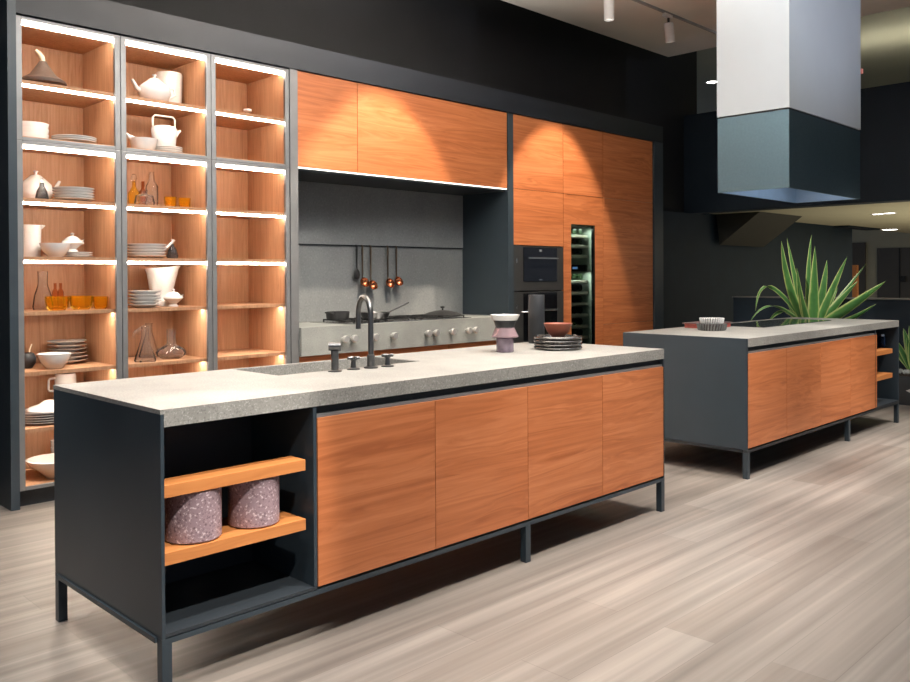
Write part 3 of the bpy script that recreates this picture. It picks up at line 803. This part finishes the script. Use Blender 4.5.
t = thing('agave', (AX, AY, .3155), 'tall spiky green agave with yellow-edged leaves behind the far island', 'plant', 'agave plants in the planter')
MB().lathe([(0, 0), (.07, 0), (.06, .1), (.075, .3), (.085, .42), (.05, .5), (0, .52)], AX, AY, .3155, 20).build('stem', plain('plant_stem', (.30, .26, .14), .8, 0, .3, 40), t, smooth=True)
ab = Vector((AX, AY, az))
ADEP = (ab - EYE).dot(FW)
def atY(u, v, dy=0):
    d = FW * F + RT * (u - 455) - UP * (v - CY)
    return EYE + d * ((ADEP + dy) / F)
LV = [(781.5, 241, -.1, .10, 786, 292), (787, 238, .12, .085, 797, 288), (811.5, 235, .15, .085, 806, 285), (797, 268, -.2, .085, 800, 302),
      (815, 246, -.1, .15, 815, 300), (827, 260, .1, .11, 823, 300), (847, 257, -.1, .10, 826, 303),
      (866, 264, .2, .06, 836, 303), (858, 281, .1, .10, 832, 309), (886, 281, -.25, .14, 843, 313), (800, 287, -.2, .08, 804, 310),
      (755.5, 311, -.1, .05, 760, 254), (750, 322, -.2, .035, 769, 287), (768, 323, .1, .07, 784, 296), (793, 296, .2, .07, 799, 312),
      (823, 284, .25, .09, 819, 308), (788, 305, .1, .06, 797, 316), (838, 287, .25, .08, 826, 312), (876, 304, -.1, .09, 845, 326)]
for i, (u, v, dy, wd, mu, mv) in enumerate(LV):
    tip = atY(u, v, dy); mid = atY(mu, mv, dy * .5)
    d = Vector((tip.x - AX, tip.y - AY, 0)); b0 = ab + d.normalized() * .05
    m = MB(); leaf(m, b0, tip, wd, mid=mid, twist=random.uniform(-.5, .5))
    m.build('leaf', LEAF, t, smooth=True)
for (px_, py_, lab) in ((8.42, .30, 'small green agave in the planter at the right edge'),):
    t = thing('agave', (px_, py_, .3155), lab, 'plant', 'agave plants in the planter')
    for i in range(16):
        a = i / 16 * 2 * PI; ln = random.uniform(.36, .55); el = random.uniform(.65, 1.3)
        base = Vector((px_ + .03 * math.cos(a), py_ + .03 * math.sin(a), .316))
        tip = base + Vector((math.cos(a) * math.cos(el) * .6, math.sin(a) * math.cos(el), math.sin(el))) * ln
        m = MB(); leaf(m, base, tip, random.uniform(.06, .09), mid=(base + tip) / 2 + Vector((0, 0, .1)), n=9)
        m.build('leaf', LEAF, t, smooth=True)
# glimpsed bits of the far room
a0, a1 = at(846.5, 300, 0, 17.0), at(857, 265, 0, 17.0)
t = MB().box(17.0, 17.1, a1.y, a0.y + .3, 0, a1.z, .01).build('wooden_post', OAK, None, (17.05, a1.y, 0))
tag(t, 'orange wooden post glimpsed behind the agave leaves', 'post')
e0 = at(860.5, 71, 0, 10.2)
t = MB().box(10.2, 10.24, e0.y - .02, e0.y + .08, e0.z - .03, e0.z + .03, .004).build('exit_light', REDE, None, (10.2, e0.y, e0.z))
tag(t, 'tiny red light just right of the hood duct', 'light')
MB().tube([(10.22, e0.y + .02, e0.z + .03), (10.22, e0.y + .02, 4.6195)], .008, 8).build('hanger', DARK2, t)

# ---------------------------------------------------------------- dishes in the display cabinets
EPS = .0004
def c1(u, y=2.95): return at(u, 200, 1, y).x
def c2(u, y=2.95): return at(u, 200, 1, y).x
LW = {'smooth': True}
def simple(name, pts, mat, x, y, z, label, cat, group=None, n=36):
    o = MB().lathe(pts, x, y, z + EPS, n).build(name, mat, None, (x, y, z + EPS), smooth=True)
    return tag(o, label, cat, group)
def plate_pts(r, h=.018): return [(0, 0), (r * .55, 0), (r * .6, .003), (r, h - .003), (r, h), (r * .97, h), (r * .6, .007), (0, .006)]
def bowl_pts(r, h): return [(0, 0), (r * .45, 0), (r * .5, .004), (r * .8, h * .45), (r, h - .002), (r, h), (r * .96, h), (r * .75, h * .5), (r * .4, .01), (0, .008)]
ORD = ['bottom', 'second', 'third', 'fourth', 'fifth', 'sixth']
def stack(name, pts, step, n, x, y, z, what, where, cat, group, mat=WHITE):
    first = None
    for k in range(n):
        nmv = 'topmost' if k == n - 1 else ('lowest' if k == 0 else ORD[k] + ' from bottom')
        lab = '%s, %s, %s in stack' % (what, where, nmv)
        if first is None: o = first = simple(name, pts, mat, x, y, z, lab, cat, group)
        else:
            o = first.copy(); C.objects.link(o); o.location = (x, y, z + EPS + k * step); o['label'] = lab
def mk(path, r, name, mat, t, n=10): MB().tube(path, r, n).build(name, mat, t, smooth=True)

# bay 1, from the top
z = 2.50 + EPS; x, y = c1(44, 2.93), 2.93
t = thing('tagine', (x, y, z), 'brown conical tagine with pale horn handle on the top shelf', 'tagine')
MB().lathe([(0, 0), (.10, 0), (.135, .03), (.135, .042), (0, .042)], x, y, z, 36).build('dish', BROWNC, t, smooth=True)
MB().lathe([(.132, .0425), (.13, .05), (.075, .085), (.035, .145), (.02, .17), (0, .172)], x, y, z, 36).build('lid', BROWNC, t, smooth=True)
mk([(x, y, z + .168), (x - .004, y, z + .195), (x - .02, y, z + .215), (x - .042, y, z + .232)], [.016, .015, .014, .010], 'horn_handle', HORN, t)
stack('bowl', [(0, 0), (.07, 0), (.092, .012), (.10, .05), (.10, .053), (.095, .053), (.088, .018), (0, .008)], .034, 3, .635, 3.0, 2.17, 'white bowl on second shelf', 'left cabinet', 'bowl', 'bowls on the second shelf')
stack('plate', plate_pts(.13, .02), .0125, 3, .848, 2.88, 2.17, 'flat white plate on second shelf', 'left cabinet', 'plate', 'plates on the second shelf')
def teapot(x, y, z, r, h, label, flip=1, knob=True):
    t = thing('teapot', (x, y, z), label, 'teapot')
    MB().lathe([(0, 0), (r * .6, 0), (r * .85, h * .15), (r, h * .45), (r * .92, h * .75), (r * .55, h * .97), (r * .5, h), (0, h)], x, y, z, 36).build('body', WHITE, t, smooth=True)
    MB().lathe([(0, h + .0004), (r * .48, h + .0004), (r * .3, h + .018), (.008, h + .024), (.008, h + .032), (.016, h + .045), (0, h + .052)], x, y, z, 28).build('lid', WHITE, t, smooth=True)
    mk([(x + flip * r * .8, y, z + h * .45), (x + flip * r * 1.15, y, z + h * .6), (x + flip * r * 1.45, y, z + h * .95)], [.02, .014, .009], 'spout', WHITE, t)
    mk([(x - flip * r * .85, y, z + h * .75), (x - flip * r * 1.3, y, z + h * .8), (x - flip * r * 1.4, y, z + h * .5), (x - flip * r * .95, y, z + h * .3)], .008, 'handle', WHITE, t)
teapot(c1(36, 3.08), 3.08, 1.81 + EPS, .10, .155, 'large round white teapot on the third shelf, left cabinet')
z = 1.81 + EPS; x, y = c1(45.5, 2.81) - .02, 2.81
t = thing('cruet', (x, y, z), 'small smoky grey cruet bottle in front of the round teapot', 'bottle')
SMK = glass('smoky_glass', (.45, .45, .45), .3, 0, .25, (.12, .12, .12))
MB().lathe([(0, 0), (.036, 0), (.038, .01), (.03, .05), (.014, .08), (.012, .10), (0, .10)], x, y, z, 24).build('body', SMK, t, smooth=True)
MB().lathe([(0, .1004), (.012, .1004), (.005, .112), (.004, .13), (0, .13)], x, y, z, 16).build('stopper', CHROME, t, smooth=True)
stack('plate', [(0, 0), (.075, 0), (.12, .017), (.122, .021), (.117, .021), (.07, .007), (0, .006)], .0165, 5, c1(72, 2.87) + .01, 2.87, 1.81, 'deep white plate', 'beside round teapot', 'plate', 'deep plates on the third shelf')
z = 1.465 + EPS; x, y = c1(33, 2.94), 3.0
t = thing('pitcher', (x, y, z), 'tall straight white pitcher on the fourth shelf, left cabinet', 'pitcher')
MB().lathe([(0, 0), (.056, 0), (.06, .005), (.066, .20), (.062, .20), (.055, .01), (0, .01)], x, y, z, 32).build('body', WHITE, t, smooth=True)
mk([(x + .05, y, z + .185), (x + .075, y, z + .195), (x + .09, y, z + .200)], [.02, .012, .004], 'lip', WHITE, t)
simple('bowl', bowl_pts(.09, .085), WHITE, c1(55, 2.85), 2.85, 1.465, 'single white bowl between tall pitcher and lidded sugar pot', 'bowl')
stack('saucer', plate_pts(.085, .014), .0115, 3, c1(78, 2.97), 2.97, 1.465, 'small white saucer', 'under lidded pot in left cabinet', 'saucer', 'saucers on the fourth shelf')
def sugarpot(x, y, z, label):
    t = thing('sugar_pot', (x, y, z), label, 'sugar pot')
    MB().lathe([(0, 0), (.032, 0), (.034, .006), (.022, .018), (.03, .026), (.064, .055), (.06, .07), (.05, .075), (0, .075)], x, y, z, 28).build('body', WHITE, t, smooth=True)
    MB().lathe([(0, .0754), (.052, .0754), (.03, .096), (.008, .102), (.008, .108), (.014, .116), (0, .124)], x, y, z, 24).build('lid', WHITE, t, smooth=True)
    mk([(x + .05, y, z + .07), (x + .072, y, z + .078), (x + .07, y, z + .058), (x + .055, y, z + .05)], .005, 'handle', WHITE, t, 8)
sugarpot(c1(72, 2.97), 2.97, 1.465 + .0375 + EPS, 'lidded white sugar pot on small saucers, left cabinet')
z = 1.14 + EPS; x, y = c1(42, 3.0), 3.0
t = thing('carafe', (x, y, z), 'clear glass carafe behind the amber bowls, left cabinet', 'carafe')
MB().lathe([(0, 0), (.055, 0), (.06, .02), (.05, .09), (.03, .15), (.027, .17), (.029, .24), (.027, .24), (.025, .17), (.028, .15), (.048, .088), (.056, .02), (0, .006)], x, y, z, 32).build('body', CLEAR, t, smooth=True)
for u, d in ((49.5, 'left'), (73.5, 'right')):
    simple('amber_bowl', [(0, 0), (.045, 0), (.062, .02), (.068, .06), (.068, .085), (.064, .085), (.062, .058), (.056, .024), (.04, .012), (0, .01)], AMBER, c1(u), 2.84, 1.14, 'amber glass bowl, the %s one of a touching pair' % d, 'bowl', 'amber glass bowls')
simple('amber_cup', [(0, 0), (.034, 0), (.042, .02), (.046, .08), (.043, .08), (.039, .022), (.03, .012), (0, .01)], AMBER, .995, 2.86, 1.14, 'amber glass cup alone at the right of its shelf', 'cup')
for u, d in ((61, 'left'), (66.5, 'right')):
    simple('slim_bottle', [(0, 0), (.016, 0), (.018, .01), (.018, .11), (.008, .13), (.009, .165), (0, .165)], BROWNG, c1(u), 3.06, 1.14, 'slim brown glass bottle behind amber bowls, %s one of two' % d, 'bottle', 'slim brown bottles', 20)
z = .785 + EPS; x, y = .598, 3.0
t = thing('black_jar', (x, y, z), 'round black jar with a pale spoon handle, left cabinet', 'jar')
MB().lathe([(0, 0), (.03, 0), (.05, .03), (.052, .06), (.04, .09), (.03, .095), (0, .095)], x, y, z, 28).build('body', BLACKC, t, smooth=True)
mk([(x + .015, y, z + .095), (x + .02, y, z + .12), (x + .03, y, z + .145)], .004, 'spoon_handle', HORN, t, 8)
simple('bowl', bowl_pts(.097, .092), WHITE, c1(53, 2.85), 2.85, .785, 'white bowl in front of the tall bowl stack, left cabinet', 'bowl')
stack('bowl', [(0, 0), (.05, 0), (.055, .006), (.118, .024), (.12, .028), (.115, .028), (.05, .012), (0, .008)], .0245, 6, c1(66, 3.09), 3.09, .785, 'shallow white bowl', 'behind single bowl in left cabinet', 'bowl', 'tall stack of shallow bowls')
z = .45
stack('plate', plate_pts(.15, .018), .0145, 5, c1(46, 2.93) - .02, 2.93, z, 'white dinner plate', 'low in left cabinet', 'plate', 'dinner plates low in the left cabinet')
x, y = c1(46, 2.93) + .01, 2.93; z2 = .45 + .0145 * 4 + .019 + EPS
t = thing('cloche', (x, y, z2), 'white domed cover lying on the low dinner plates', 'cover')
MB().lathe([(.13, 0), (.115, .018), (.06, .034), (.03, .055), (0, .06)], x, y, z2, 36).build('dome', WHITE, t, smooth=True)
x, y = c1(64, 3.12), 3.12; z = .45 + EPS
t = thing('coffee_pot', (x, y, z), 'white pot whose square handle shows above island end', 'pot')
MB().lathe([(0, 0), (.06, 0), (.065, .01), (.065, .25), (.06, .27), (0, .27)], x, y, z, 32).build('body', WHITE, t, smooth=True)
mk([(x - .063, y, z + .245), (x - .10, y, z + .24), (x - .105, y, z + .23), (x - .105, y, z + .175), (x - .10, y, z + .165), (x - .063, y, z + .16)], .007, 'handle', WHITE, t, 8)
z = .105
simple('wide_bowl', [(0, 0), (.055, 0), (.06, .01), (.10, .05), (.15, .085), (.165, .115), (.16, .117), (.14, .09), (.09, .055), (0, .02)], WHITE, c1(53, 2.92), 2.92, z, 'wide white bowl on the cabinet floor beside island end', 'bowl')
stack('cup', [(0, 0), (.03, 0), (.042, .03), (.045, .06), (.042, .06), (.038, .03), (0, .008)], .042, 4, c1(56, 3.13), 3.13, z, 'white cup', 'behind wide bowl on cabinet floor', 'cup', 'stacked cups on the cabinet floor')

# bay 2
z = 2.50 + EPS
teapot(1.37, 2.87, z, .105, .145, 'squat white teapot with thin spout on the top shelf', -1)
x, y = 1.575, 3.07
t = thing('canister', (x, y, z), 'tall white canister standing behind the squat teapot', 'canister')
MB().lathe([(0, 0), (.078, 0), (.082, .005), (.092, .25), (.088, .265), (.07, .27), (0, .27)], x, y, z, 36).build('body', WHITE, t, smooth=True)
simple('plate', plate_pts(.10, .02), WHITE, 1.26, 3.13, 2.50, 'single white plate left of the squat teapot, top shelf', 'plate')
z = 2.17 + EPS; 
stack('plate', plate_pts(.10, .018), .0135, 4, 1.50, 2.95, 2.17, 'white side plate', 'below right of the kettle', 'plate', 'side plates beside the kettle')
x, y = 1.475, 2.95; z = 2.17 + .0135 * 3 + .0185 + EPS * 2
t = thing('kettle', (x, y, z), 'white kettle with tall square bail handle, middle cabinet', 'kettle')
MB().lathe([(0, 0), (.07, 0), (.075, .006), (.086, .12), (.078, .135), (.04, .146), (0, .148)], x, y, z, 36).build('body', WHITE, t, smooth=True)
mk([(x - .078, y, z + .125), (x - .082, y, z + .19), (x - .065, y, z + .21), (x + .065, y, z + .21), (x + .082, y, z + .19), (x + .078, y, z + .125)], .0075, 'bail_handle', WHITE, t)
mk([(x + .076, y, z + .085), (x + .098, y, z + .11), (x + .12, y, z + .125)], [.022, .015, .009], 'spout', WHITE, t)
z = 2.17 + EPS; x, y = c2(144, 2.85), 2.85
t = thing('gravy_boat', (x, y, z), 'white sauce bowl with pouring lip left of the kettle', 'bowl')
MB().lathe([(0, 0), (.06, 0), (.075, .02), (.092, .08), (.088, .08), (.07, .025), (0, .012)], x, y, z, 32).build('body', WHITE, t, smooth=True)
mk([(x - .07, y, z + .072), (x - .10, y, z + .088), (x - .118, y, z + .108)], [.022, .013, .006], 'lip', WHITE, t)
z = 1.81 + EPS
def decanter(x, y, z, pts, mat, label, stopper=None, name='decanter', cat='decanter'):
    t = thing(name, (x, y, z), label, cat)
    MB().lathe(pts, x, y, z, 32).build('body', mat, t, smooth=True)
    if stopper: MB().lathe(stopper[1], x, y, z + stopper[0], 20).build('stopper', mat if mat is CLEAR else CLEAR, t, smooth=True)
decanter(c2(134, 2.96), 2.96, z, [(0, 0), (.034, 0), (.037, .01), (.037, .09), (.012, .13), (.012, .17), (0, .17)], AMBER, 'amber bottle with clear stopper in middle cabinet', (.1705, [(0, 0), (.014, 0), (.02, .02), (.01, .045), (0, .05)]), 'amber_bottle', 'bottle')
decanter(c2(143, 2.82) + .01, 2.82, z, [(0, 0), (.06, 0), (.066, .02), (.055, .065), (.018, .078), (.016, .09), (.013, .09), (.015, .076), (.05, .06), (.06, .02), (0, .006)], CLEAR, 'low round clear decanter beside the amber bottle', (.0905, [(0, 0), (.02, 0), (.02, .012), (0, .014)]))
decanter(c2(152, 3.02), 3.02, z, [(0, 0), (.038, 0), (.041, .01), (.041, .15), (.018, .19), (.012, .25), (.01, .25), (.015, .19), (.036, .148), (.036, .012), (0, .008)], CLEAR, 'tall slim clear bottle on the middle cabinet third shelf', None, 'clear_bottle', 'bottle')
decanter(c2(143, 3.1), 3.1, z, [(0, 0), (.03, 0), (.03, .11), (.01, .14), (.01, .19), (0, .19)], BROWNG, 'brown glass bottle behind the low clear decanter', None, 'brown_bottle', 'bottle')
for u, d in ((167, 'left'), (181, 'right')):
    simple('amber_cup', [(0, 0), (.03, 0), (.038, .02), (.041, .075), (.038, .075), (.034, .022), (.026, .012), (0, .01)], AMBER, c2(u), 2.9, 1.81, 'small amber glass cup in middle cabinet, the %s one' % d, 'cup', 'small amber cups')
stack('plate', [(0, 0), (.09, 0), (.128, .018), (.13, .023), (.124, .023), (.085, .008), (0, .006)], .0185, 5, c2(146, 2.92), 2.92, 1.465, 'deep white plate', 'left of dark green jug', 'plate', 'deep plates in the middle cabinet')
z = 1.465 + EPS; x, y = c2(172, 2.90), 2.90
t = thing('dark_jug', (x, y, z), 'small dark green glass jug with a pale pouring neck', 'jug')
MB().lathe([(0, 0), (.034, 0), (.038, .02), (.028, .06), (.012, .085), (.012, .10), (0, .10)], x, y, z, 24).build('body', SMK, t, smooth=True)
mk([(x - .075, y, z + .045), (x - .05, y, z + .07), (x, y, z + .112), (x + .006, y, z + .13)], [.012, .009, .009, .016], 'pouring_neck', WHITE, t)
stack('square_plate', plate_pts(.105, .024), .022, 5, c2(144, 2.84) , 2.84, 1.14, 'thick white plate', 'left of tall flared vase', 'plate', 'thick plates beside the tall vase')
z = 1.14 + EPS; x, y = c2(160, 3.02) , 3.02
b = MB()
pr = [(.062, .066, 0, 0), (.066, .07, .002, .06), (.075, .075, .004, .13), (.09, .085, .004, .2), (.125, .09, .018, .27)]
n = 32; rings = []
for (rx, ry, ox, h) in pr:
    rings.append([b.b.verts.new((x + ox + rx * math.cos(2 * PI * k / n), y + ry * math.sin(2 * PI * k / n), z + h + (.012 * math.cos(2 * PI * k / n) if h > .25 else 0))) for k in range(n)])
inn = [b.b.verts.new((x + .018 + .118 * math.cos(2 * PI * k / n), y + .083 * math.sin(2 * PI * k / n), z + .268 + .012 * math.cos(2 * PI * k / n))) for k in range(n)]
inb = [b.b.verts.new((x + .06 * math.cos(2 * PI * k / n), y + .06 * math.sin(2 * PI * k / n), z + .02)) for k in range(n)]
for A, B in list(zip(rings, rings[1:])) + [(rings[-1], inn), (inn, inb)]:
    for k in range(n): b.b.faces.new((A[k], A[(k + 1) % n], B[(k + 1) % n], B[k]))
b.b.faces.new(rings[0]); b.b.faces.new(inb)
t = b.build('flared_vase', WHITE, None, (x, y, z), smooth=True); tag(t, 'tall white vase flaring towards a slanted rim, middle cabinet', 'vase')
sugarpot(c2(172, 2.87) + .004, 2.87, 1.14 + EPS, 'footed white sugar pot right of the tall flared vase')
z = .785 + EPS
def flask(x, y, label):
    t = thing('flask', (x, y, z), label, 'flask', 'conical glass flasks')
    MB().lathe([(0, 0), (.066, 0), (.07, .01), (.026, .15), (.022, .17), (.022, .23), (.028, .235), (.025, .235), (.019, .228), (.019, .17), (.023, .15), (.063, .012), (0, .006)], x, y, z, 32).build('body', CLEAR, t, smooth=True)
    mk([(x - .02, y, z + .225), (x - .075, y, z + .19), (x - .08, y, z + .16)], .008, 'spout', CLEAR, t)
flask(c2(144, 2.84), 2.84, 'conical clear glass flask, the front one of two')
flask(c2(148, 3.13), 3.13, 'conical clear glass flask, the rear one of two')
decanter(c2(170, 2.9), 2.9, z, [(0, 0), (.06, 0), (.095, .025), (.10, .045), (.085, .07), (.035, .095), (.028, .11), (.028, .20), (.025, .20), (.025, .11), (.03, .092), (.08, .066), (.094, .045), (.088, .027), (0, .008)], CLEAR, 'wide low clear decanter with straight neck, middle cabinet')
# bay 3
z = 2.50 + EPS; x, y = at(247.5, 100, 1, 2.98).x, 2.98
t = thing('egg_cup', (x, y, z), 'tiny white cup on slim stem, alone in third cabinet', 'cup')
MB().lathe([(0, 0), (.022, 0), (.022, .003), (.004, .008), (.004, .05), (0, .05)], x, y, z, 20).build('stem', CLEAR, t, smooth=True)
MB().lathe([(0, .0504), (.02, .056), (.033, .068), (.030, .082), (0, .086)], x, y, z, 20).build('cup', WHITE, t, smooth=True)

# ---------------------------------------------------------------- light
def spot(x, y, z, tx, ty, tz, e, ang, blend=.3, col=(1, .93, .84), r=.04):
    l = bpy.data.lights.new('track_lamp', 'SPOT'); l.energy = e; l.spot_size = math.radians(ang); l.spot_blend = blend; l.color = col; l.shadow_soft_size = r
    o = bpy.data.objects.new('track_lamp', l); C.objects.link(o); o.location = (x, y, z)
    d = Vector((tx - x, ty - y, tz - z)); o.rotation_euler = d.to_track_quat('-Z', 'Y').to_euler(); return o
WARM = (1, .86, .70); NEU = (1, .95, .88); COOL = (.72, .84, 1)
# washes on the cabinet fronts
spot(3.2, 1.65, 3.8, 3.2, 2.70, 1.15, 360, 54, .3, WARM)
spot(5.45, 1.65, 3.8, 5.45, 2.70, 1.15, 360, 54, .3, WARM)
# over the near island
spot(.6, -.25, 3.8, .6, .45, .9, 60, 60, .5, NEU)
spot(2.1, -.25, 3.8, 2.1, .45, .9, 60, 60, .5, NEU)
spot(-.5, -1.0, 3.8, .5, .1, .5, 160, 50, .5, NEU)
spot(1.4, -1.1, 3.8, 1.5, 0, .4, 520, 56, .6, NEU)
spot(3.2, -1.1, 3.8, 3.0, 0, .4, 400, 56, .6, NEU)
# over the far island and floor
spot(4.7, -1.2, 3.8, 4.9, -.1, .5, 560, 44, .6, NEU)
spot(6.3, -1.2, 3.8, 6.3, -.1, .5, 420, 44, .6, NEU)
spot(6.6, -2.0, 3.8, 6.8, -1.4, 0, 420, 70, .8, NEU)
spot(-.9, 1.6, 3.8, -.7, 1.5, 0, 300, 50, .5, NEU)
spot(3.6, -2.4, 3.8, 3.4, -1.6, 0, 120, 60, .8, COOL)
# low-angled spot on the granite pots
spot(-.1, -2.4, 3.8, .22, .05, .56, 800, 15, .6, NEU, .02)
# on the duct of the hood, and the agave
spot(2.2, .4, 3.7, 5.2, .5, 2.7, 30, 44, .6, COOL)
spot(5.2, -3.6, 3.0, 5.9, .2, 3.9, 210, 46, 1, (.66, .74, 1))
spot(7.4, -.5, 3.8, 8.3, 1.3, 1.0, 330, 30, .5, NEU)
# on the display cabinets
spot(.2, .5, 3.8, .9, 2.7, 1.4, 230, 56, .6, NEU)
spot(1.7, .5, 3.8, 1.8, 2.7, 1.4, 200, 56, .6, NEU)
# alcove / soffit
for p in dl[:3]:
    spot(p.x, p.y, p.z - .02, p.x, p.y, 0, 30, 120, 1, NEU)
area('far_room_fill', (15.5, 0, 2.15), 4, 4, 90, (1, .92, .75))  # unseen fill added under the soffit, no fixture modelled
area('far_room_fill', (12.5, 0.0, .3), 5, 3, 50, (1, .92, .70), (PI, 0, 0))  # hidden upward fill, added to brighten the beige soffit
cw = area('ceiling_fill', (2.5, .9, 2.3), 2, 2, 420, (1, .93, .86), (PI, 0, 0)); cw.data.spread = math.radians(125)  # unseen upward fill in mid-air, added to lighten the pale ceiling panel
w = bpy.data.worlds.new('world'); bpy.context.scene.world = w; w.use_nodes = True
w.node_tree.nodes['Background'].inputs[0].default_value = (.55, .68, .9, 1)
w.node_tree.nodes['Background'].inputs[1].default_value = .28
area('room_fill', (1.5, -.5, 3.95), 7, 2, 100, (.80, .88, 1))

s = bpy.context.scene
s.view_settings.view_transform = 'Standard'; s.view_settings.look = 'None'; s.view_settings.exposure = 0; s.view_settings.gamma = 1
s.cycles.max_bounces = 10; s.cycles.transparent_max_bounces = 24; s.cycles.diffuse_bounces = 4
s.cycles.use_denoising = True; s.cycles.denoising_prefilter = 'ACCURATE'; s.cycles.denoising_input_passes = 'RGB_ALBEDO_NORMAL'; s.cycles.use_light_tree = True; s.cycles.sample_clamp_indirect = 4
s.cycles.caustics_reflective = False; s.cycles.caustics_refractive = False
